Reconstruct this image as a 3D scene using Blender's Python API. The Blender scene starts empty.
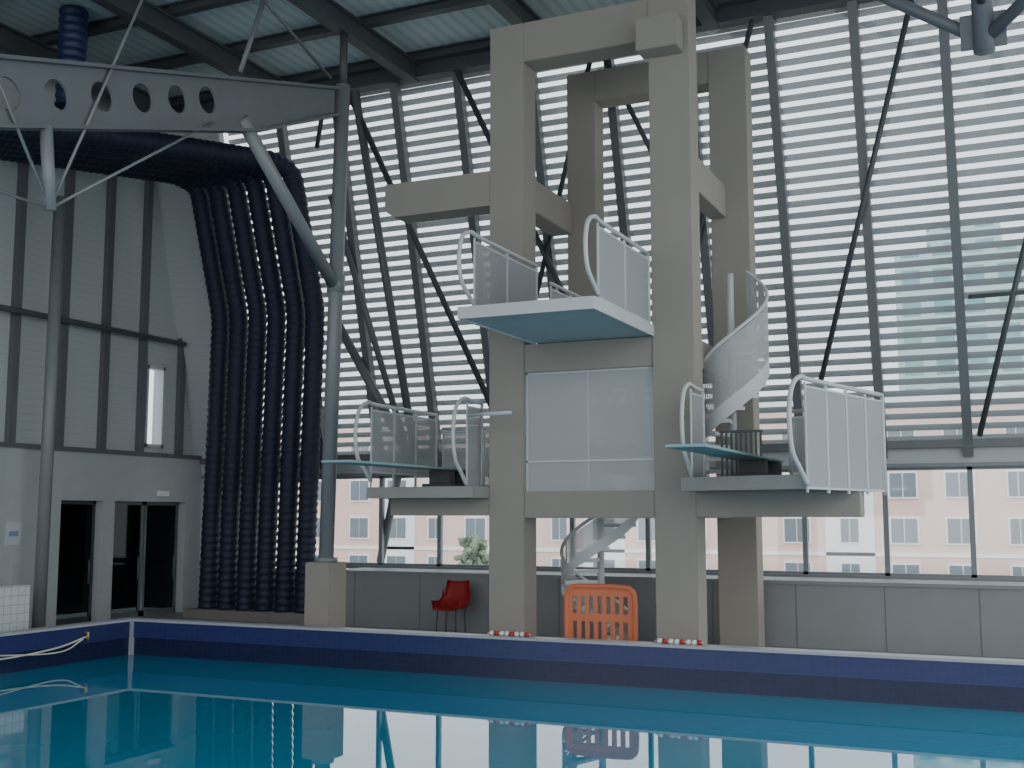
import bpy, bmesh, math, random
from mathutils import Vector, Matrix
random.seed(4)
C=bpy.context.scene.collection
# ---------------- materials ----------------
def mat(name,col,rough=.6,metal=0,noise=0,nscale=3,bump=0,spec=.5,bscale=None):
    m=bpy.data.materials.new(name); m.use_nodes=True
    nt=m.node_tree; b=nt.nodes['Principled BSDF']
    b.inputs['Base Color'].default_value=(*col,1); b.inputs['Roughness'].default_value=rough
    b.inputs['Metallic'].default_value=metal; b.inputs['Specular IOR Level'].default_value=spec
    if noise or bump:
        tc=nt.nodes.new('ShaderNodeTexCoord'); n=nt.nodes.new('ShaderNodeTexNoise')
        n.inputs['Scale'].default_value=nscale; n.inputs['Detail'].default_value=6
        nt.links.new(tc.outputs['Object'],n.inputs['Vector'])
        if noise:
            r=nt.nodes.new('ShaderNodeMapRange'); r.inputs['From Min'].default_value=.3; r.inputs['From Max'].default_value=.7
            r.inputs['To Min'].default_value=1-noise; r.inputs['To Max'].default_value=1+noise
            nt.links.new(n.outputs['Fac'],r.inputs['Value'])
            mx=nt.nodes.new('ShaderNodeVectorMath'); mx.operation='SCALE'; mx.inputs[0].default_value=col
            nt.links.new(r.outputs[0],mx.inputs['Scale']); nt.links.new(mx.outputs[0],b.inputs['Base Color'])
        if bump:
            bp=nt.nodes.new('ShaderNodeBump'); bp.inputs['Strength'].default_value=bump
            nt.links.new(n.outputs['Fac'],bp.inputs['Height']); nt.links.new(bp.outputs[0],b.inputs['Normal'])
    return m
def stripe_mat(name,col,col2,axis,period,duty=.5,rough=.6,bump=.0):
    m=mat(name,col,rough); nt=m.node_tree; b=nt.nodes['Principled BSDF']
    tc=nt.nodes.new('ShaderNodeTexCoord'); s=nt.nodes.new('ShaderNodeSeparateXYZ')
    nt.links.new(tc.outputs['Object'],s.inputs[0])
    d=nt.nodes.new('ShaderNodeMath'); d.operation='DIVIDE'; d.inputs[1].default_value=period
    nt.links.new(s.outputs[axis],d.inputs[0])
    fr=nt.nodes.new('ShaderNodeMath'); fr.operation='FRACT'; nt.links.new(d.outputs[0],fr.inputs[0])
    l=nt.nodes.new('ShaderNodeMath'); l.operation='LESS_THAN'; l.inputs[1].default_value=duty; nt.links.new(fr.outputs[0],l.inputs[0])
    mx=nt.nodes.new('ShaderNodeMix'); mx.data_type='RGBA'; mx.inputs['A'].default_value=(*col2,1); mx.inputs['B'].default_value=(*col,1)
    nt.links.new(l.outputs[0],mx.inputs['Factor']); nt.links.new(mx.outputs['Result'],b.inputs['Base Color'])
    return m
def tile_mat(name,col,col2,grout,size,rough=.25,squash=1.0,mort=.06):
    m=mat(name,col,rough); nt=m.node_tree; b=nt.nodes['Principled BSDF']
    tc=nt.nodes.new('ShaderNodeTexCoord'); s=nt.nodes.new('ShaderNodeSeparateXYZ'); nt.links.new(tc.outputs['Object'],s.inputs[0])
    ad=nt.nodes.new('ShaderNodeMath'); nt.links.new(s.outputs[0],ad.inputs[0]); nt.links.new(s.outputs[1],ad.inputs[1])
    c=nt.nodes.new('ShaderNodeCombineXYZ'); nt.links.new(ad.outputs[0],c.inputs[0]); nt.links.new(s.outputs[2],c.inputs[1])
    br=nt.nodes.new('ShaderNodeTexBrick'); br.offset=0; br.inputs['Scale'].default_value=1/size
    br.inputs['Brick Width'].default_value=1; br.inputs['Row Height'].default_value=1; br.inputs['Mortar Size'].default_value=mort
    br.inputs['Color1'].default_value=(*col,1); br.inputs['Color2'].default_value=(*col2,1); br.inputs['Mortar'].default_value=(*grout,1)
    nt.links.new(c.outputs[0],br.inputs['Vector']); nt.links.new(br.outputs['Color'],b.inputs['Base Color'])
    return m
def perf_mat(name,col,radius=.3,pitch=.045):
    m=mat(name,col,.5); nt=m.node_tree; b=nt.nodes['Principled BSDF']; out=nt.nodes['Material Output']
    tc=nt.nodes.new('ShaderNodeTexCoord'); s=nt.nodes.new('ShaderNodeSeparateXYZ'); nt.links.new(tc.outputs['Object'],s.inputs[0])
    ad=nt.nodes.new('ShaderNodeMath'); nt.links.new(s.outputs[0],ad.inputs[0]); nt.links.new(s.outputs[1],ad.inputs[1])
    c=nt.nodes.new('ShaderNodeCombineXYZ'); nt.links.new(ad.outputs[0],c.inputs[0]); nt.links.new(s.outputs[2],c.inputs[1])
    sc=nt.nodes.new('ShaderNodeVectorMath'); sc.operation='SCALE'; sc.inputs['Scale'].default_value=1/pitch; nt.links.new(c.outputs[0],sc.inputs[0])
    fr=nt.nodes.new('ShaderNodeVectorMath'); fr.operation='FRACTION'; nt.links.new(sc.outputs[0],fr.inputs[0])
    sb=nt.nodes.new('ShaderNodeVectorMath'); sb.operation='SUBTRACT'; sb.inputs[1].default_value=(.5,.5,0); nt.links.new(fr.outputs[0],sb.inputs[0])
    ln=nt.nodes.new('ShaderNodeVectorMath'); ln.operation='LENGTH'; nt.links.new(sb.outputs[0],ln.inputs[0])
    lt=nt.nodes.new('ShaderNodeMath'); lt.operation='LESS_THAN'; lt.inputs[1].default_value=radius; nt.links.new(ln.outputs['Value'],lt.inputs[0])
    tr=nt.nodes.new('ShaderNodeBsdfTransparent'); mx=nt.nodes.new('ShaderNodeMixShader')
    tl=nt.nodes.new('ShaderNodeBsdfTranslucent'); tl.inputs[0].default_value=(*col,1); m2=nt.nodes.new('ShaderNodeMixShader'); m2.inputs[0].default_value=.15
    nt.links.new(b.outputs[0],m2.inputs[1]); nt.links.new(tl.outputs[0],m2.inputs[2])
    nt.links.new(lt.outputs[0],mx.inputs[0]); nt.links.new(m2.outputs[0],mx.inputs[1]); nt.links.new(tr.outputs[0],mx.inputs[2])
    nt.links.new(mx.outputs[0],out.inputs[0]); return m
def glass_mat(name,tint,fac=.08,haze=0):
    m=bpy.data.materials.new(name); m.use_nodes=True; nt=m.node_tree; nt.nodes.remove(nt.nodes['Principled BSDF'])
    out=nt.nodes['Material Output']; tr=nt.nodes.new('ShaderNodeBsdfTransparent'); tr.inputs[0].default_value=(*tint,1)
    gl=nt.nodes.new('ShaderNodeBsdfGlossy'); gl.inputs['Roughness'].default_value=.05
    mx=nt.nodes.new('ShaderNodeMixShader'); mx.inputs[0].default_value=fac
    last=tr
    if haze:
        tl=nt.nodes.new('ShaderNodeBsdfTranslucent'); tl.inputs[0].default_value=(.85,.92,.95,1); m2=nt.nodes.new('ShaderNodeMixShader'); m2.inputs[0].default_value=haze
        nt.links.new(tr.outputs[0],m2.inputs[1]); nt.links.new(tl.outputs[0],m2.inputs[2]); last=m2
    nt.links.new(last.outputs[0],mx.inputs[1]); nt.links.new(gl.outputs[0],mx.inputs[2]); nt.links.new(mx.outputs[0],out.inputs[0]); return m
M=dict(
 conc=mat('painted_concrete',(.290,.268,.232),.8,noise=.025,nscale=1.2),
 concd=mat('darker_concrete',(.20,.19,.17),.85,noise=.08,nscale=2),
 slab=mat('platform_underside',(.29,.29,.27),.7,noise=.05),
 aqua=mat('aqua_platform_underside',(.42,.51,.52),.6,noise=.04),
 white=mat('white_painted_steel',(.52,.55,.56),.4),
 perf=perf_mat('perforated_white_sheet',(.42,.44,.45),.25,.018),
 screen=perf_mat('perforated_screen_sheet',(.46,.48,.48),.20,.018),
 steel=mat('dark_grey_steel',(.055,.063,.07),.5),
 steelm=mat('mid_grey_steel',(.12,.133,.142),.45,noise=.05),
 steell=mat('light_grey_steel',(.125,.14,.15),.5,noise=.05),
 post=mat('pale_grey_metal_paint',(.20,.22,.23),.4,noise=.04),
 roof=stripe_mat('corrugated_roof_sheet',(.50,.60,.61),(.41,.50,.51),0,.25,.6),
 duct=mat('navy_duct_fabric',(.007,.012,.034),.6),
 ductb=mat('blue_duct_fabric',(.010,.02,.07),.5),
 louver=mat('grey_louver_blade',(.26,.28,.29),.5),
 frame=mat('grey_window_frame',(.20,.22,.235),.5),
 wallp=stripe_mat('white_ribbed_wall_panel',(.47,.505,.51),(.43,.465,.47),2,.16,.86),
 wallw=mat('white_painted_wall',(.42,.45,.455),.7,noise=.04),
 lintel=mat('pale_grey_cladding',(.42,.45,.47),.6),
 parapet=mat('grey_parapet_panel',(.22,.23,.24),.6,noise=.05,nscale=1.5),
 deck=mat('deck_tile',(.22,.23,.24),.5,noise=.06),
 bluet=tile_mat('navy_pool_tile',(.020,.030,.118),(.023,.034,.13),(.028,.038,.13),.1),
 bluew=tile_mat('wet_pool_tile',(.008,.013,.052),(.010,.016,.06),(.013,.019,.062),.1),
 basin=tile_mat('blue_basin_tile',(.02,.18,.35),(.025,.2,.38),(.05,.25,.4),.1),
 cope=mat('white_coping_tile',(.38,.40,.43),.4,noise=.05,nscale=8),
 whitet=tile_mat('white_tile',(.62,.66,.67),(.58,.62,.63),(.35,.38,.4),.15,mort=.04),
 board=mat('pale_aqua_springboard',(.26,.40,.41),.6,noise=.05),
 black=mat('dark_grey_metal',(.09,.095,.10),.6),
 red=mat('red_plastic',(.50,.03,.03),.4),
 orange=mat('orange_plastic',(.72,.21,.10),.5),
 wplast=mat('white_plastic',(.8,.8,.78),.4),
 rope=mat('offwhite_rope',(.62,.61,.54),.8),
 brass=mat('yellow_brass',(.6,.4,.1),.4,.6),
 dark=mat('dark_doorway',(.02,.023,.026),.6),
 glass=glass_mat('clear_glass',(.95,.97,.98)),
 poly=glass_mat('hazy_polycarbonate',(.86,.905,.925),.04,.18),
 dglass=glass_mat('tinted_glass',(.20,.23,.25),.03),
 pink=mat('salmon_facade',(.84,.60,.53),.9,noise=.04,nscale=.3),
 bwin=mat('building_window_glass',(.16,.19,.23),.3),
 bframe=mat('building_window_frame',(.9,.9,.9),.6),
 teal=tile_mat('teal_tower_facade',(.12,.30,.32),(.20,.40,.41),(.42,.58,.58),3.0,.6,mort=.22),
 grass=mat('outside_ground',(.35,.37,.32),.9,noise=.1,nscale=.4),
 leaf=mat('tree_foliage',(.20,.25,.17),.95,noise=.4,nscale=2,bump=.5,spec=.1),
 bark=mat('tree_bark',(.12,.09,.06),.9),
 signb=mat('sign_plate',(.50,.55,.58),.4),
 blue=mat('sign_blue',(.2,.3,.42),.4),
)
# water
w=bpy.data.materials.new('pool_water'); w.use_nodes=True; nt=w.node_tree; b=nt.nodes['Principled BSDF']
b.inputs['Base Color'].default_value=(.005,.225,.375,1); b.inputs['Roughness'].default_value=.01; b.inputs['IOR'].default_value=1.45
tc=nt.nodes.new('ShaderNodeTexCoord'); n=nt.nodes.new('ShaderNodeTexNoise'); n.inputs['Scale'].default_value=.8; n.inputs['Detail'].default_value=1
bp=nt.nodes.new('ShaderNodeBump'); bp.inputs['Strength'].default_value=.002; bp.inputs['Distance'].default_value=.06
nt.links.new(tc.outputs['Object'],n.inputs['Vector']); nt.links.new(n.outputs['Fac'],bp.inputs['Height']); nt.links.new(bp.outputs[0],b.inputs['Normal'])
M['water']=w
# ---------------- builders ----------------
def thing(name,label,cat,loc=(0,0,0),group=None):
    e=bpy.data.objects.new(name,None); e.location=loc; e.empty_display_size=.2; C.objects.link(e)
    e['label']=label; e['category']=cat
    if group: e['group']=group
    return e
def fin(name,bm,m,parent=None,smooth=False,label=None,cat=None,kind=None,group=None):
    bmesh.ops.recalc_face_normals(bm,faces=bm.faces)
    me=bpy.data.meshes.new(name); bm.to_mesh(me); bm.free()
    me.materials.append(M[m])
    if smooth:
        for p in me.polygons: p.use_smooth=True
    o=bpy.data.objects.new(name,me); C.objects.link(o)
    if parent:
        o.parent=parent
        o.matrix_parent_inverse=Matrix.Translation(-parent.location) if parent.type=='EMPTY' else Matrix.Identity(4)
    if label: o['label']=label
    if cat: o['category']=cat
    if kind: o['kind']=kind
    if group: o['group']=group
    return o
def addbox(bm,a,b_):
    v=[bm.verts.new((x,y,z)) for x in (a[0],b_[0]) for y in (a[1],b_[1]) for z in (a[2],b_[2])]
    for f in ((0,1,3,2),(4,6,7,5),(0,4,5,1),(2,3,7,6),(0,2,6,4),(1,5,7,3)): bm.faces.new([v[i] for i in f])
    return v
def addprism(bm,poly,z0,z1):
    lo=[bm.verts.new((p[0],p[1],z0)) for p in poly]; hi=[bm.verts.new((p[0],p[1],z1)) for p in poly]
    bm.faces.new(lo[::-1]); bm.faces.new(hi)
    for i in range(len(poly)):
        j=(i+1)%len(poly); bm.faces.new([lo[i],lo[j],hi[j],hi[i]])
def addtube(bm,pts,r,n=10,rf=None):
    pts=[Vector(p) for p in pts]; rings=[]
    up=None
    for i,p in enumerate(pts):
        t=(pts[min(i+1,len(pts)-1)]-pts[max(i-1,0)]).normalized()
        if up is None:
            up=Vector((0,0,1)) if abs(t.z)<.9 else Vector((1,0,0))
        s=t.cross(up).normalized(); up=s.cross(t).normalized()
        rr=rf(i) if rf else r
        rings.append([bm.verts.new(p+s*math.cos(2*math.pi*k/n)*rr+up*math.sin(2*math.pi*k/n)*rr) for k in range(n)])
    for a,c in zip(rings,rings[1:]):
        for k in range(n):
            bm.faces.new([a[k],a[(k+1)%n],c[(k+1)%n],c[k]])
    bm.faces.new(rings[0][::-1]); bm.faces.new(rings[-1])
def smoothpath(pts,seg=8):
    P=[Vector(p) for p in pts]; P=[P[0]*2-P[1]]+P+[P[-1]*2-P[-2]]; out=[]
    for i in range(1,len(P)-2):
        for k in range(seg):
            t=k/seg; a,b_,c,d=P[i-1],P[i],P[i+1],P[i+2]
            out.append(.5*((2*b_)+(c-a)*t+(2*a-5*b_+4*c-d)*t*t+(3*b_-a-3*c+d)*t**3))
    out.append(P[-2]); return out
def fillet(pts,rad,seg=8):
    P=[Vector(p) for p in pts]; out=[P[0]]
    for i in range(1,len(P)-1):
        a=(P[i-1]-P[i]); c=(P[i+1]-P[i]); r=min(rad,a.length*.45,c.length*.45)
        p0=P[i]+a.normalized()*r; p2=P[i]+c.normalized()*r
        for k in range(seg+1):
            t=k/seg; out.append(p0*(1-t)**2+P[i]*2*t*(1-t)+p2*t*t)
    out.append(P[-1]); return out
def resample(pts,step):
    out=[pts[0].copy()]; acc=0
    for a,b_ in zip(pts,pts[1:]):
        L=(b_-a).length
        if L<1e-6: continue
        d=step-acc
        while d<=L:
            out.append(a.lerp(b_,d/L)); d+=step
        acc=L-(d-step)
    return out
def box(name,a,b_,m,parent=None,bev=0,**k):
    bm=bmesh.new(); addbox(bm,a,b_)
    if bev: bmesh.ops.bevel(bm,geom=list(bm.edges),offset=bev,segments=2,affect='EDGES')
    return fin(name,bm,m,parent,**k)
def tube(name,pts,r,m,parent=None,n=12,**k):
    bm=bmesh.new(); addtube(bm,pts,r,n); return fin(name,bm,m,parent,smooth=True,**k)
def prism(name,poly,z0,z1,m,parent=None,**k):
    bm=bmesh.new(); addprism(bm,poly,z0,z1); return fin(name,bm,m,parent,**k)
DZ=-.4; WZ=-.62
RX=-14.7; RY=16.0   # pool corner
# ---------------- floor + pool ----------------
bm=bmesh.new()
addbox(bm,(-18.3,RY+.25,DZ-.2),(12,22.1,DZ)); addbox(bm,(-18.3,-6,DZ-.2),(RX-.25,RY+.25,DZ))
addbox(bm,(RX-.25,-6,DZ-.2),(12,2.2,DZ+.4)); addbox(bm,(9.3,2.2,DZ-.2),(12,RY+.25,DZ))
fin('floor',bm,'deck',kind='structure')
pool=thing('swimming_pool','rectangular diving pool with navy tiled walls and still blue water','pool',(RX,RY,-.62))
bm=bmesh.new()
for a,b_ in (((RX-.25,RY,-.32),(9,RY+.25,-.04)),((RX-.25,2.2,-.32),(RX,RY,-.04))): addbox(bm,a,b_)
fin('upper_wall_tiles',bm,'bluet',pool)
bm=bmesh.new()
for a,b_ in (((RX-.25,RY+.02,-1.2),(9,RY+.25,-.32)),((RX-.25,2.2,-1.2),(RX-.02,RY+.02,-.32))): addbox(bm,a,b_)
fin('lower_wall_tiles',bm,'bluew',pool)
bm=bmesh.new(); addbox(bm,(RX-.26,RY-.02,-.04),(9,RY+.26,0)); addbox(bm,(RX-.26,2.2,-.04),(RX+.02,RY-.02,0))
addbox(bm,(RX-.01,RY-.05,-.75),(RX+.05,RY+.02,-.04))
fin('coping',bm,'cope',pool)
box('pool_floor',(RX-.25,2.2,-4.6),(9.2,RY+.25,-4.5),'basin',pool)
box('water',(RX-.02,2.25,-1.1),(9,RY+.02,WZ),'water',pool)
# ---------------- back wall / facade ----------------
WY=21.8; TZ=10.78; BZ=2.85
def fy(z): return WY-(z-BZ)*.265
box('wall_back',(-18.3,WY,DZ),(6.2,WY+.25,.62),'parapet',kind='structure')
PYY=20.0
box('wall_back',(-13.45,PYY,DZ),(6.2,WY,.69),'parapet',kind='structure')
xs=[6.2,4.75,3.3,1.85,.4,-1.05,-2.5,-3.95,-5.45,-7.0,-8.6,-10.2,-11.65,-13.1,-14.55,-16.2,-18.25]
ti=[0]
def trim(a,b_,m='frame'):
    ti[0]+=1; return box('trim_%d'%ti[0],a,b_,m,kind='structure')
trim((-18.2,WY-.06,.66),(6.2,WY+.25,.74)); trim((-18.2,WY-.08,2.68),(6.2,WY+.2,2.75)); trim((-18.2,WY-.15,3.02),(6.2,WY+.1,3.16),'steelm')
trim((-13.47,PYY-.03,.66),(6.2,PYY+.1,.72)); 
trim((-18.2,WY-.02,2.75),(6.2,WY+.1,3.02),'lintel')
for x in (-12.6,-11.1,-9.6,-8.15,-6.7,-5.25,-3.8,-2.35,-.9,.55,2.0): trim((x-.008,PYY-.006,DZ),(x+.008,PYY,.66),'steelm')
wi=0
for i in range(len(xs)-1):
    x1,x0=xs[i],xs[i+1]; wi+=1
    if x1<-16:
        bm=bmesh.new(); v=addbox(bm,(x0,-.06,BZ-.1),(x1,.12,TZ))
        for q in v: q.co.y+=fy(q.co.z)
        fin('wall_corner',bm,'wallp',kind='structure')
        box('wall_corner',(x0,WY-.05,DZ),(x1,WY+.1,BZ),'wallw',kind='structure')
        continue
    bm=bmesh.new()
    addbox(bm,(x0,WY,.74),(x0+.045,WY+.1,2.68)); addbox(bm,(x1-.045,WY,.74),(x1,WY+.1,2.68))
    addbox(bm,(x0,WY,.74),(x1,WY+.1,.79)); addbox(bm,(x0,WY,2.63),(x1,WY+.1,2.68))
    o=fin('window_%d'%wi,bm,'frame',kind='structure')
    box('glass_pane',(x0+.045,WY+.04,.79),(x1-.045,WY+.05,2.63),'glass',o)
    wi+=1
    bm=bmesh.new()
    v=addbox(bm,(x1-.08,0,BZ),(x1+.08,.2,TZ))
    for q in v: q.co.y+=fy(q.co.z)-.1
    o=fin('window_%d'%wi,bm,'steelm',kind='structure')
    bm=bmesh.new(); zz=BZ+.3
    while zz<TZ-.05:
        y=fy(zz)+.30
        v=addbox(bm,(x0,y,zz),(x1,y+.015,zz+.108))
        for q in v:
            if q.co.z>zz+.05: q.co.y-=.05
        zz+=.205
    fin('louver_blades',bm,'louver',o)
    bm=bmesh.new()
    vs=[bm.verts.new(p) for p in ((x0,fy(BZ)+.1,BZ+.3),(x1,fy(BZ)+.1,BZ+.3),(x1,fy(TZ)+.1,TZ),(x0,fy(TZ)+.1,TZ))]; bm.faces.new(vs)
    fin('glass_pane',bm,'poly',o)
trim((-18.2,fy(TZ)-.15,TZ-.12),(6.2,fy(TZ)+.35,TZ+.35),'steel')
BR=thing('facade_bracing','slanted dark steel tubes crossing in front of the louvred facade','bracing',(-6,21,3))
def brace(x0,z0,x1,z1,r,m='steel'):
    tube('brace_tube',[(x0,fy(z0)-.20,z0),(x1,fy(z1)-.20,z1)],r,m,BR)
brace(-12.7,10.7,-10.1,3.9,.065); brace(-13.2,10.7,-13.6,9.6,.05)
brace(-1.45,10.7,-3.5,4.2,.05); brace(.3,7.3,-.85,3.2,.05)
brace(-10.1,10.6,-7.2,3.4,.06); brace(-7.1,10.6,-5.6,7.0,.05); brace(-7.3,10.4,-8.9,6.2,.05); brace(-4.2,10.6,-6.2,5.2,.05)
brace(-13.6,5.9,-12.3,3.2,.10,'steelm'); brace(-12.5,2.9,-13.3,.8,.09,'steelm'); brace(-12.5,10.6,-12.1,3.2,.09,'steelm')
brace(-13.4,8.6,-12.3,3.3,.07,'steelm')
brace(-7.95,4.9,-7.45,3.3,.09); brace(-6.9,4.9,-7.35,3.3,.09); brace(-7.95,4.9,-6.9,4.9,.06)
tube('brace_tube',[(-.9,fy(5.6)-.2,5.55),(2.5,fy(5.6)-.2,5.6)],.04,'steelm',BR)
# ---------------- left wall ----------------
WX=-18.0
RZ=TZ+.35
bm=bmesh.new()
addbox(bm,(WX-.3,-6,DZ),(WX,17.45,3.15)); addbox(bm,(WX-.3,17.45,2.13),(WX,22.05,3.15))
addbox(bm,(WX-.3,18.6,DZ),(WX,18.95,2.13)); addbox(bm,(WX-.3,21.2,DZ),(WX,22.05,2.13))
o=fin('wall_left',bm,'wallw',kind='structure')
bm=bmesh.new()
addbox(bm,(WX-.45,-6,3.15),(WX-.15,19.9,RZ)); addbox(bm,(WX-.45,20.5,3.15),(WX-.15,22.05,RZ))
addbox(bm,(WX-.45,19.9,5.2),(WX-.15,20.5,RZ)); addbox(bm,(WX-.45,19.9,3.15),(WX-.15,20.5,3.35))
fin('wall_left',bm,'wallp',kind='structure')
trim((WX-.2,-6,3.13),(WX+.06,22,3.22),'steelm')
for y in (8.9,10.1,11.3,12.5,13.7,14.95,16.17,17.39,18.57,19.72,21.0): trim((WX-.16,y-.08,3.2),(WX-.02,y+.08,RZ),'steelm')
tube('wall_rail',[(WX+.12,4,5.78),(WX+.12,20.85,5.78)],.06,'steelm',label='long horizontal grey steel tube fixed across ribbed wall',cat='rail')
wi+=1
bm=bmesh.new()
for a,b_ in (((WX-.3,19.9,3.35),(WX-.1,19.97,5.2)),((WX-.3,20.43,3.35),(WX-.1,20.5,5.2)),((WX-.3,19.9,5.13),(WX-.1,20.5,5.2)),((WX-.3,19.9,3.35),(WX-.1,20.5,3.42))): addbox(bm,a,b_)
o=fin('window_%d'%wi,bm,'white',kind='structure'); box('glass_pane',(WX-.22,19.97,3.42),(WX-.2,20.43,5.13),'glass',o)
for n_,(y0,y1) in enumerate(((17.5,18.6),(18.95,20.05),(20.1,21.2)),1):
    bm=bmesh.new()
    for a,b_ in (((WX-.26,y0,DZ),(WX-.2,y0+.06,2.13)),((WX-.26,y1-.06,DZ),(WX-.2,y1,2.13)),((WX-.26,y0,2.05),(WX-.2,y1,2.13)),((WX-.26,y0,DZ),(WX-.2,y1,DZ+.12))): addbox(bm,a,b_)
    o=fin('door_%d'%n_,bm,'steel' if n_==1 else 'steelm',kind='structure')
    box('glass_pane',(WX-.24,y0+.06,DZ+.1),(WX-.23,y1-.06,2.06),'dglass',o)
    tube('door_handle',[(WX-.16,y1-.16,.4),(WX-.16,y1-.16,.9)],.015,'steelm',o)
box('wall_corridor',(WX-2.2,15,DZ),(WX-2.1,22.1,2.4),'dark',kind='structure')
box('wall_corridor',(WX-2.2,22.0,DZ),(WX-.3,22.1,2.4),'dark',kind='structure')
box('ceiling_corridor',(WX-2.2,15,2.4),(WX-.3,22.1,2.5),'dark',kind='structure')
s=thing('wall_sign','small pale wall notice with a blue panel','sign',(WX,16.35,1.3))
box('plate',(WX+.001,16.1,1.25),(WX+.02,16.45,1.7),'signb',s); box('panel',(WX+.02,16.16,1.42),(WX+.025,16.39,1.52),'blue',s)
box('wall_lamp',(WX+.001,20.2,2.25),(WX+.10,20.55,2.37),'wplast',bev=.02,label='small white emergency lamp fixed above the doors',cat='lamp')
box('tiled_bench',(WX+.9,11.5,DZ),(-16.0,14.9,.62),'whitet',label='low white tiled block at the pool side',cat='bench')
# ---------------- ceiling ----------------
box('ceiling',(-18.5,-6,RZ),(6.5,20.2,RZ+.12),'roof',kind='structure')
for y in (19.45,17.6,15.7,13.8,11.9,10.0,8.1):
    bm=bmesh.new(); addbox(bm,(-18.0,y-.09,RZ-.20),(6.2,y+.09,RZ-.17)); addbox(bm,(-18.0,y-.02,RZ-.17),(6.2,y+.02,RZ-.02)); addbox(bm,(-18.0,y-.09,RZ-.03),(6.2,y+.09,RZ))
    fin('roof_purlin',bm,'steel',label='dark steel I-section purlin under the roof sheets',cat='beam',group='roof purlins')
for x in (-17.2,-14.1,-11.06,-8.0,-4.9,-1.9,1.2,4.3):
    bm=bmesh.new(); addbox(bm,(x-.12,-5,RZ-.62),(x+.12,19.5,RZ-.57)); addbox(bm,(x-.03,-5,RZ-.57),(x+.03,19.5,RZ-.25)); addbox(bm,(x-.12,-5,RZ-.25),(x+.12,19.5,RZ-.21))
    fin('roof_rafter',bm,'steel',label='deep dark steel rafter spanning across the roof',cat='beam',group='roof rafters')
# ---------------- steel column with truss beam ----------------
col=thing('steel_column','grey round steel column on a concrete plinth','column',(-11.22,16.9,DZ))
box('plinth',(-11.50,16.64,DZ),(-10.98,17.16,1.02),'conc',col,bev=.02)
tube('shaft',[(-11.24,16.9,1.02),(-11.06,16.9,9.55)],.13,'post',col,n=20)
tube('base_collar',[(-11.24,16.9,1.02),(-11.24,16.9,1.10)],.2,'post',col,n=20)
tube('strut',[(-11.06,14.05,8.0),(-11.14,16.83,5.88)],.11,'post',col)
tube('joint',[(-11.14,16.9,5.75),(-11.13,16.9,6.05)],.16,'post',col)
tube('head_tube',[(-11.06,16.9,9.5),(-11.06,16.9,10.6)],.07,'steel',col)
tb=thing('truss_beam','deep grey steel beam with a row of round holes','beam',(-11.06,12,7.9))
cu=bpy.data.curves.new('web','CURVE'); cu.dimensions='2D'; cu.fill_mode='BOTH'; cu.extrude=.02; cu.resolution_u=12
def poly(pts):
    s=cu.splines.new('POLY'); s.points.add(len(pts)-1); s.use_cyclic_u=True
    for p,q in zip(s.points,pts): p.co=(q[0],q[1],0,1)
prof_b=[(3,4.65),(9.46,6.42),(14.5,7.95)]; prof_t=[(16.6,9.38),(9.42,7.26),(3,5.5)]
poly(prof_b+[(16.6,8.9)]+prof_t)
hy=[6.0,6.75,7.45,8.15,8.87,9.58,10.33,11.1,11.85,12.55,13.21]
for y in hy:
    z=6.87+(y-9.58)*(8.0-6.85)/(13.21-9.58)
    poly([(y+.2*math.cos(a*math.pi/12),z+.2*math.sin(a*math.pi/12)) for a in range(24)])
co=bpy.data.objects.new('tmp',cu); C.objects.link(co)
me=bpy.data.meshes.new_from_object(co.evaluated_get(bpy.context.evaluated_depsgraph_get()))
bpy.data.objects.remove(co)
me.transform(Matrix(((0,0,1,-11.06),(1,0,0,0),(0,1,0,0),(0,0,0,1))))
me.materials.clear(); me.materials.append(M['steell'])
o=bpy.data.objects.new('web',me); C.objects.link(o); o.parent=tb; o.matrix_parent_inverse=Matrix.Translation(-tb.location)
for nm,pp in (('lower_flange',prof_b+[(16.6,8.9)]),('upper_flange',prof_t)):
    bm=bmesh.new()
    for (ya,za),(yb,zb) in zip(pp,pp[1:]):
        v=[bm.verts.new((x,y,z+dz)) for (y,z) in ((ya,za),(yb,zb)) for x in (-11.19,-10.93) for dz in (-.025,.025)]
        for f in ((0,1,3,2),(4,6,7,5),(0,4,5,1),(2,3,7,6),(0,2,6,4),(1,5,7,3)): bm.faces.new([v[i] for i in f])
    fin(nm,bm,'steelm',tb)
tube('king_post',[(-11.0,10.15,6.65),(-11.0,10.27,5.6)],.08,'post',tb)
for q in ((-11,13.3,7.7),(-11,7.0,5.7),(-11,12.0,9.6),(-11,8.2,8.8)):
    tube('tie_rod',[(-11,10.27,5.62),q],.02,'post',tb,n=8)
tube('tie_rod',[(-11,13.9,8.7),(-11,14.6,10.5)],.04,'steelm',tb); tube('tie_rod',[(-11,16.4,9.5),(-11,13.2,10.5)],.03,'steelm',tb)
# second truss hanging node
t2=thing('truss_node','hanging grey steel truss post with tubes meeting under the roof','truss',(-.33,15,7.6))
tube('post',[(-.33,15,7.6),(-.33,15,10.5)],.13,'steelm',t2,n=16)
box('gusset_plate',(-.60,14.98,7.65),(-.06,15.02,8.1),'steelm',t2)
tube('chord',[(-.33,15,7.75),(-3.2,16.6,10.3)],.08,'steelm',t2); tube('chord',[(-.33,15,7.75),(2.6,13.6,9.7)],.08,'steelm',t2)
tube('chord',[(-.33,15,7.8),(-.33,19.4,10.2)],.07,'steelm',t2); tube('chord',[(-.33,15,8.2),(-.33,9,9.3)],.06,'steelm',t2)
tube('wall_pipe',[(-17.3,16.35,DZ),(-17.35,16.45,8.1)],.12,'post',n=16,label='tall grey steel pipe standing beside the ribbed wall',cat='pipe')
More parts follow.
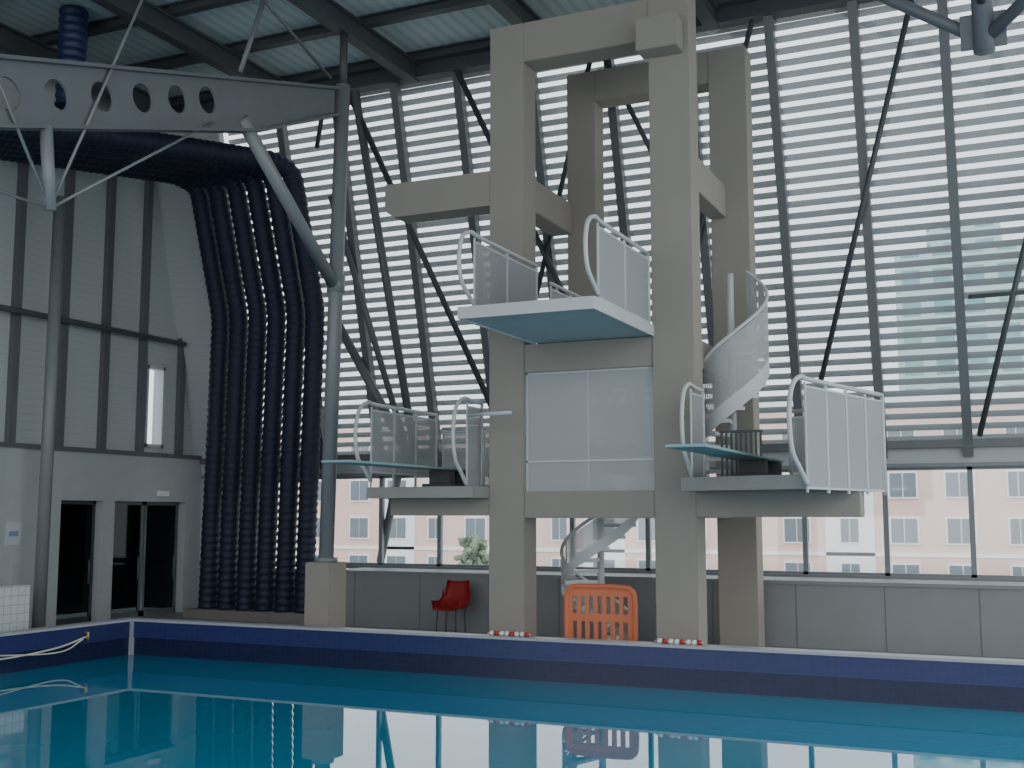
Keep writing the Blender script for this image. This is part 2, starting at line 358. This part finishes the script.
# ---------------- ducts ----------------
def duct(pts,r,m,label,group):
    P=resample(fillet(pts,.3,8),.04)
    bm=bmesh.new(); addtube(bm,P,r,20,rf=lambda k:(r,r,r*.92,r*.92)[k%4])
    return fin('air_duct',bm,m,smooth=True,label=label,cat='duct',group=group)
for i in range(6):
    o_=i*.505; x0=-16.62+o_; tx=-17.4+.44*i; tz=8.66
    duct([(x0,20.4,-.19),(x0+.18,20.35,6.2),(x0+.05,19.6,9.05),(x0-.12,19.1,9.2),(tx,15,tz),(tx-.05,6,tz-1.8)],.208,'duct','navy ribbed ventilation duct bending down to the deck','navy ventilation ducts')
duct([(-15.75,15.05,9.25),(-15.75,15.05,11.1)],.26,'ductb','short blue ribbed duct rising to the roof','blue roof duct')
box('duct_plinth',(-17,20.05,DZ),(-13.6,21.2,-.2),'concd',label='low concrete plinth under the ventilation ducts',cat='plinth')
# ---------------- diving tower ----------------
T=thing('diving_tower','tall beige concrete diving tower with platforms and railings','diving tower',(-6.3,18,DZ))
FY=16.7
def cb(n,a,b_,m='conc'): return box(n,a,b_,m,T,bev=.012)
LX0,LX1,RX0,RX1=-8.02,-7.4,-5.25,-4.60
cb('column',(LX0,FY,DZ),(LX1,FY+.5,9.98)); cb('column',(RX0,FY,DZ),(RX1,FY+.5,10.5))
cb('column',(-7.6,19.13,4.5),(-7.05,19.6,9.98)); cb('column',(-4.92,19.13,DZ),(-4.26,19.6,9.98))
cb('beam',(LX1,FY,9.3),(RX0,FY+.5,9.98)); cb('beam',(-7.05,19.13,9.4),(-4.92,19.6,9.98))
cb('bracket',(-5.33,16.3,8.98),(-4.68,FY,9.5))
bm=bmesh.new()
pr=[(-10.03,7.05),(-9.85,6.93),(-8.02,6.93),(-8.02,7.52),(-10.03,7.52)]
lo=[bm.verts.new((x,FY,z)) for x,z in pr]; hi=[bm.verts.new((x,FY+.5,z)) for x,z in pr]
bm.faces.new(lo); bm.faces.new(hi[::-1])
for i in range(5): bm.faces.new([lo[i],lo[(i+1)%5],hi[(i+1)%5],hi[i]])
fin('beam',bm,'conc',T)
cb('beam',(-7.9,FY+.5,6.93),(-7.5,19.13,7.5)); cb('beam',(-4.95,FY+.5,6.93),(-4.65,19.13,7.5))
cb('beam',(LX1,FY+.02,4.1),(RX0,FY+.45,4.56)); cb('beam',(LX1,FY+.02,1.78),(RX0,FY+.45,2.2))
cb('beam',(-4.9,FY+.5,4.1),(-4.65,19.13,4.55)); cb('beam',(-7.05,19.13,4.1),(-4.92,19.5,4.55))
PZ=4.70
prism('platform',[(-7.2,14.1),(-5.25,14.1),(-5.25,19.3),(-7.2,19.3)],4.57,PZ,'aqua',T,label='pale aqua platform slab with white edge')
bm=bmesh.new()
for a,b_ in (((-7.24,14.05,4.55),(-7.2,16.69,PZ+.02)),((-5.25,14.05,4.55),(-5.21,16.69,PZ+.02)),((-7.2,14.05,4.55),(-5.25,14.1,PZ+.02))): addbox(bm,a,b_)
fin('platform_edge',bm,'white',T)
prism('platform',[(-9.95,16.1),(-8.02,16.1),(-8.02,18.4),(-9.95,18.4)],2.10,2.28,'slab',T)
prism('platform',[(-4.60,15.9),(-2.7,15.2),(-2.1,17.7),(-4.28,18.6),(-4.60,18.6)],2.17,2.36,'slab',T)
cb('beam',(-9.85,FY,1.82),(LX0,FY+.45,2.10)); cb('beam',(RX1,FY,1.8),(-2.25,FY+.45,2.17))
cb('beam',(-7.9,FY+.5,1.78),(-7.5,18.4,2.2)); cb('beam',(-5.0,FY+.5,1.78),(-4.65,19.13,2.2))
box('screen',(LX1+.02,FY+.1,2.2),(RX0-.02,FY+.12,4.08),'screen',T,label='large perforated white sheet screen')
bm=bmesh.new()
for a,b_ in (((LX1,FY+.08,2.2),(LX1+.03,FY+.14,4.1)),((RX0-.03,FY+.08,2.2),(RX0,FY+.14,4.1)),((LX1,FY+.08,4.07),(RX0,FY+.14,4.1)),((LX1,FY+.08,2.66),(RX0,FY+.14,2.69)),((-6.35,FY+.09,2.2),(-6.335,FY+.13,4.07))): addbox(bm,a,b_)
fin('screen_frame',bm,'white',T)
def railing(p0,p1,zt,h=1.05,npan=3,loop=True,parent=T,lo_=.06):
    p0=Vector((*p0,zt)); p1=Vector((*p1,zt)); d=(p1-p0); L=d.length; d.normalize()
    bm=bmesh.new(); Z=Vector((0,0,1)); k=h/1.05
    if loop:
        path=smoothpath([p1+Z*h,p0+d*.45+Z*h,p0+d*.1+Z*(h+.02),p0-d*.17+Z*(h-.1*k),p0-d*.27+Z*(h-.38*k),p0-d*.2+Z*(h-.68*k),p0+d*.0+Z*(.22*k),p0+d*.22+Z*.10],6)
        addtube(bm,path,.032,10)
    else: addtube(bm,[p0+Z*h,p1+Z*h],.028,10)
    addtube(bm,[p1+Z*h,p1],.028,8)
    r=fin('railing',bm,'white',parent,smooth=True)
    s=.20 if loop else 0
    pw=(L-s)/npan; side=Vector((-d.y,d.x,0))*.012
    for i in range(npan):
        a=p0+d*(s+i*pw+.02); c=p0+d*(s+(i+1)*pw-.02)
        bm=bmesh.new()
        def q(pa,pb,z0,z1,th):
            vs=[]
            for P in (pa,pb):
                for sd in (-1,1):
                    for z in (z0,z1): vs.append(bm.verts.new(P+side*sd*th+Z*z))
            for f in ((0,1,3,2),(4,6,7,5),(0,4,5,1),(2,3,7,6),(0,2,6,4),(1,5,7,3)): bm.faces.new([vs[i] for i in f])
        q(a,c,lo_,h-.10,.2); fin('perforated_panel',bm,'perf',r)
        bm=bmesh.new()
        q(a-d*.018,a+d*.008,0,h-.04,1.0); q(c-d*.008,c+d*.018,0,h-.04,1.0); q(a,c,lo_-.015,lo_+.015,1.0); q(a,c,h-.115,h-.085,1.0)
        fin('panel_frame',bm,'white',r)
    return r
railing((-7.16,14.2),(-7.16,16.65),PZ,1.12,2)
railing((-5.28,14.2),(-5.28,16.65),PZ,1.14,2)
railing((-7.16,17.25),(-7.16,19.05),PZ,.95,2,False)
railing((-9.88,15.9),(-9.88,18.35),2.28,1.36,3,lo_=.25); railing((-8.25,16.15),(-8.25,16.9),2.2,1.46,1)
railing((-9.75,18.35),(-8.1,18.35),2.28,1.1,2,False)
railing((-4.45,15.75),(-4.45,16.6),2.25,1.42,1); railing((-2.74,14.9),(-2.02,17.7),2.12,1.48,4)
railing((-2.15,17.75),(-3.5,18.3),2.36,1.1,2,False)
def springboard(x,y0,y1,z,zs,fy_):
    s=thing('springboard','long pale aqua springboard projecting over the water','diving board',(x,(y0+y1)/2,zs))
    bm=bmesh.new(); addbox(bm,(x-.25,y0,z-.01),(x+.25,y1,z+.025)); bmesh.ops.bevel(bm,geom=list(bm.edges),offset=.008,segments=2,affect='EDGES')
    fin('board',bm,'board',s)
    bm=bmesh.new(); addbox(bm,(x-.28,fy_,zs),(x+.28,fy_+.4,zs+.08)); addbox(bm,(x-.2,fy_+.1,zs+.08),(x+.2,fy_+.3,z-.01)); bmesh.ops.bevel(bm,geom=list(bm.edges),offset=.01,segments=1,affect='EDGES')
    fin('fulcrum',bm,'black',s)
    box('anchor',(x-.28,y1-.4,zs),(x+.28,y1-.3,z-.01),'black',s,bev=.02)
springboard(-9.25,14.1,18.2,2.60,2.28,17.2); springboard(-3.85,13.5,18.25,2.66,2.36,17.0)
tube('warning_bar',[(-8.1,16.1,3.4),(-7.3,16.0,3.4)],.03,'white',label='short white horizontal bar beside the column',cat='bar')
# ---------------- spiral stairs ----------------
def spiral(cx,cy,z0,z1,th0,rate,r,label,gh=1.0,st=.2):
    S=thing('spiral_staircase',label,'staircase',(cx,cy,z0))
    tube('pole',[(cx,cy,z0),(cx,cy,z1+1.0)],.06,'white',S,n=16)
    n=int((z1-z0)/.19)
    for i in range(n):
        z=z0+(i+1)*.19; th=math.radians(th0+(z-z0)/rate); dt=math.radians(15)
        prism('step',[(cx+.05*math.cos(th-dt),cy+.05*math.sin(th-dt)),(cx+r*math.cos(th-dt),cy+r*math.sin(th-dt)),(cx+r*math.cos(th),cy+r*math.sin(th)),(cx+r*math.cos(th+dt),cy+r*math.sin(th+dt)),(cx+.05*math.cos(th+dt),cy+.05*math.sin(th+dt))],z-.06,z,'white',S)
    N=60
    def band(nm,lo,hi,m,rr):
        bm=bmesh.new(); pv=None
        for k in range(N+1):
            z=z0+(z1-z0)*k/N; th=math.radians(th0+(z-z0)/rate)
            a=bm.verts.new((cx+rr*math.cos(th),cy+rr*math.sin(th),z+lo)); c=bm.verts.new((cx+rr*math.cos(th),cy+rr*math.sin(th),z+hi))
            if pv: bm.faces.new([pv[0],a,c,pv[1]])
            pv=(a,c)
        return fin(nm,bm,m,S,smooth=True)
    band('stringer',-.08,st,'white',r+.01); band('guard_panel',st,gh-.05,'perf',r+.01)
    tube('handrail',[(cx+r*math.cos(math.radians(th0+(z1-z0)*k/N/rate)),cy+r*math.sin(math.radians(th0+(z1-z0)*k/N/rate)),z0+(z1-z0)*k/N+gh) for k in range(N+1)],.03,'white',S,n=8)
spiral(-4.34,18.0,2.36,4.7,-215,.0080,.58,'white spiral staircase with perforated guard rising to the upper platform',1.15)
spiral(-6.72,18.35,DZ,2.1,-300,.0075,.66,'white spiral staircase rising from the deck to the lower platforms',.55,.12)
G=thing('slatted_guard','grey vertical slatted guard under the spiral stair','guard',(-4,17.5,2.36))
for i in range(9): box('slat',(-4.38+i*.075,17.35,2.36),(-4.35+i*.075,17.38,3.08),'steel',G)
box('top_bar',(-4.40,17.35,3.08),(-3.73,17.38,3.12),'steel',G)
# ---------------- chair ----------------
cx,cy=-10.05,19.3
ch=thing('chair','red plastic shell chair on thin metal legs','chair',(cx,cy,DZ))
bm=bmesh.new()
prof=[(-.26,.46),(-.22,.50),(-.1,.48),(.1,.48),(.2,.54),(.25,.70),(.29,.93),(.30,.98)]
rows=[]
for yy,zz in prof:
    rows.append([bm.verts.new((cx+xx*.27*(1.0 if zz<.9 else .88),cy+yy,DZ+zz+.03*xx*xx)) for xx in (-1,-.5,0,.5,1)])
for a,c in zip(rows,rows[1:]):
    for k in range(4): bm.faces.new([a[k],a[k+1],c[k+1],c[k]])
for k in (0,4):
    s_=-1 if k==0 else 1
    e=[bm.verts.new((v.co.x+s_*.03,v.co.y,v.co.z+.12)) for v in [r_[k] for r_ in rows[1:6]]]
    for i in range(4): bm.faces.new([rows[i+1][k],rows[i+2][k],e[i+1],e[i]])
bmesh.ops.solidify(bm,geom=list(bm.faces),thickness=.02)
fin('seat_shell',bm,'red',ch,smooth=True)
for sx in (-1,1):
    for sy in (-1,1): tube('leg',[(cx+sx*.19,cy+sy*.17,DZ+.47),(cx+sx*.21,cy+sy*.2,DZ)],.012,'steel',ch,n=8)
# ---------------- barrier ----------------
B=thing('safety_barrier','orange moulded plastic crowd barrier with slots','barrier',(-6.3,17.5,DZ))
x0,x1,y=-7.0,-5.85,17.5
bm=bmesh.new()
addtube(bm,smoothpath([(x0,y,DZ+.12),(x0,y,DZ+.88),(x0+.05,y,DZ+1.03),(x0+.2,y,DZ+1.08),(x1-.2,y,DZ+1.08),(x1-.05,y,DZ+1.03),(x1,y,DZ+.88),(x1,y,DZ+.12)],5),.05,8)
for z0,z1 in ((.10,.24),(.54,.66),(.94,1.06)): addbox(bm,(x0,y-.025,DZ+z0),(x1,y+.025,DZ+z1))
fin('frame',bm,'orange',B)
for i in range(8):
    x=x0+(i+.5)*(x1-x0)/8+.0; box('bar',(x-.036,y-.02,DZ+.2),(x+.036,y+.02,DZ+.95),'orange',B)
for x in (x0+.15,x1-.15): box('foot',(x-.06,y-.25,DZ),(x+.06,y+.25,DZ+.12),'orange',B,bev=.02)
def floats(x0,n,lab):
    F=thing('lane_rope',lab,'lane rope',(x0,16.13,0))
    for i in range(n):
        bm=bmesh.new(); x=x0+i*.085
        addtube(bm,[(x,16.13,.035),(x+.055,16.13,.035)],.035,12); fin('float',bm,'red' if i%3==1 else 'wplast',F,smooth=True)
    tube('cord',[(x0-.05,16.13,.035),(x0+n*.085,16.13,.035)],.008,'rope',F,n=6)
floats(-7.72,8,'short string of white and red lane floats on the pool edge'); floats(-5.05,8,'short string of white and red lane floats on the pool edge')
Rr=thing('hanging_rope','off-white rope sagging along the blue pool wall on brass hooks','rope',(RX,14,-.3))
tube('rope_strand',smoothpath([(RX+.05,10.5,-.15),(RX+.05,11.6,-.30),(RX+.05,13.0,-.38),(RX+.05,14.2,-.33),(RX+.05,14.9,-.2)],8),.015,'rope',Rr,n=8)
tube('rope_strand',smoothpath([(RX+.06,10.5,-.22),(RX+.06,12.4,-.27),(RX+.06,14.2,-.40),(RX+.06,14.8,-.24)],8),.012,'rope',Rr,n=8)
tube('hook',[(RX+.005,14.9,-.14),(RX+.07,14.9,-.14),(RX+.07,14.9,-.26)],.022,'brass',Rr)
# ---------------- exterior ----------------
box('outside_ground',(-120,22.3,-6.2),(80,200,-6),'grass',label='pale open ground outside the building',cat='ground')
A=thing('apartment_building','long salmon-pink apartment block with white-framed windows','building',(-30,80,-6))
box('body',(-66,80,-6),(12,92,9.2),'pink',A); box('parapet',(-66.2,79.8,9.2),(12.2,92.2,9.7),'bframe',A)
box('string_course',(-66,79.9,-.9),(12,80,-.65),'bframe',A)
for c_ in range(0,22,5): box('cream_bay',(-64+c_*3.5-1.6,79.9,-6),(-64+c_*3.5+1.6,80.0,9.2),'bframe',A)
for r_ in range(4):
    for c_ in range(22):
        x=-64+c_*3.5; z=-3.1+r_*3.0; ww=.95 if c_%3 else .7
        bm=bmesh.new(); addbox(bm,(x-ww,79.85,z),(x+ww,80,z+1.8)); o=fin('window',bm,'bframe',A)
        bm=bmesh.new(); addbox(bm,(x-ww+.13,79.8,z+.12),(x-.04,79.86,z+1.68)); addbox(bm,(x+.04,79.8,z+.12),(x+ww-.13,79.86,z+1.68)); fin('window_glass',bm,'bwin',o)
Tw=thing('apartment_tower','distant teal high-rise tower with a grid of windows','building',(-4,120,-6))
box('body',(-12,120,-6),(2,132,28),'teal',Tw); box('roof_block',(-9,122,28),(-2,130,31),'teal',Tw); box('side_wing',(2,123,-6),(6,132,23),'teal',Tw)
def tree(x,y,h):
    t=thing('tree','small pale green tree outside the windows','tree',(x,y,-6),group='trees outside')
    tube('trunk',[(x,y,-6),(x+.1,y,-6+h*.6)],.18,'bark',t)
    bm=bmesh.new()
    for k in range(220):
        a=random.random()*6.28; u=random.random(); rr=random.random()*1.2*(1-.5*u)
        m4=Matrix.Translation((x+rr*math.cos(a),y+rr*math.sin(a),-6+h*(.5+.48*u)))
        bmesh.ops.create_icosphere(bm,subdivisions=1,radius=.11+.13*random.random(),matrix=m4)
    for v in bm.verts: v.co+=Vector((random.uniform(-.1,.1),random.uniform(-.1,.1),random.uniform(-.1,.1)))
    fin('crown',bm,'leaf',t)
tree(-24.9,50,6.9)
# ---------------- light ----------------
wd=bpy.data.worlds.new('overcast'); bpy.context.scene.world=wd; wd.use_nodes=True; nt=wd.node_tree; bg=nt.nodes['Background']
tc=nt.nodes.new('ShaderNodeTexCoord'); sp=nt.nodes.new('ShaderNodeSeparateXYZ'); cr=nt.nodes.new('ShaderNodeValToRGB')
nt.links.new(tc.outputs['Generated'],sp.inputs[0]); nt.links.new(sp.outputs[2],cr.inputs[0])
cr.color_ramp.elements[0].position=0; cr.color_ramp.elements[0].color=(.80,.83,.86,1); cr.color_ramp.elements[1].position=.6; cr.color_ramp.elements[1].color=(.95,.98,1,1)
nt.links.new(cr.outputs[0],bg.inputs[0]); bg.inputs[1].default_value=2.6
# ---------------- camera ----------------
cd=bpy.data.cameras.new('camera'); cd.lens=1145/1024*36; cd.sensor_width=36; cd.clip_end=500
cam=bpy.data.objects.new('camera',cd); C.objects.link(cam); bpy.context.scene.camera=cam
cam.matrix_world=Matrix.Translation((0,0,1.83))@Matrix.Rotation(math.radians(24.5),4,'Z')@Matrix.Rotation(math.pi/2+math.atan(131/1145),4,'X')
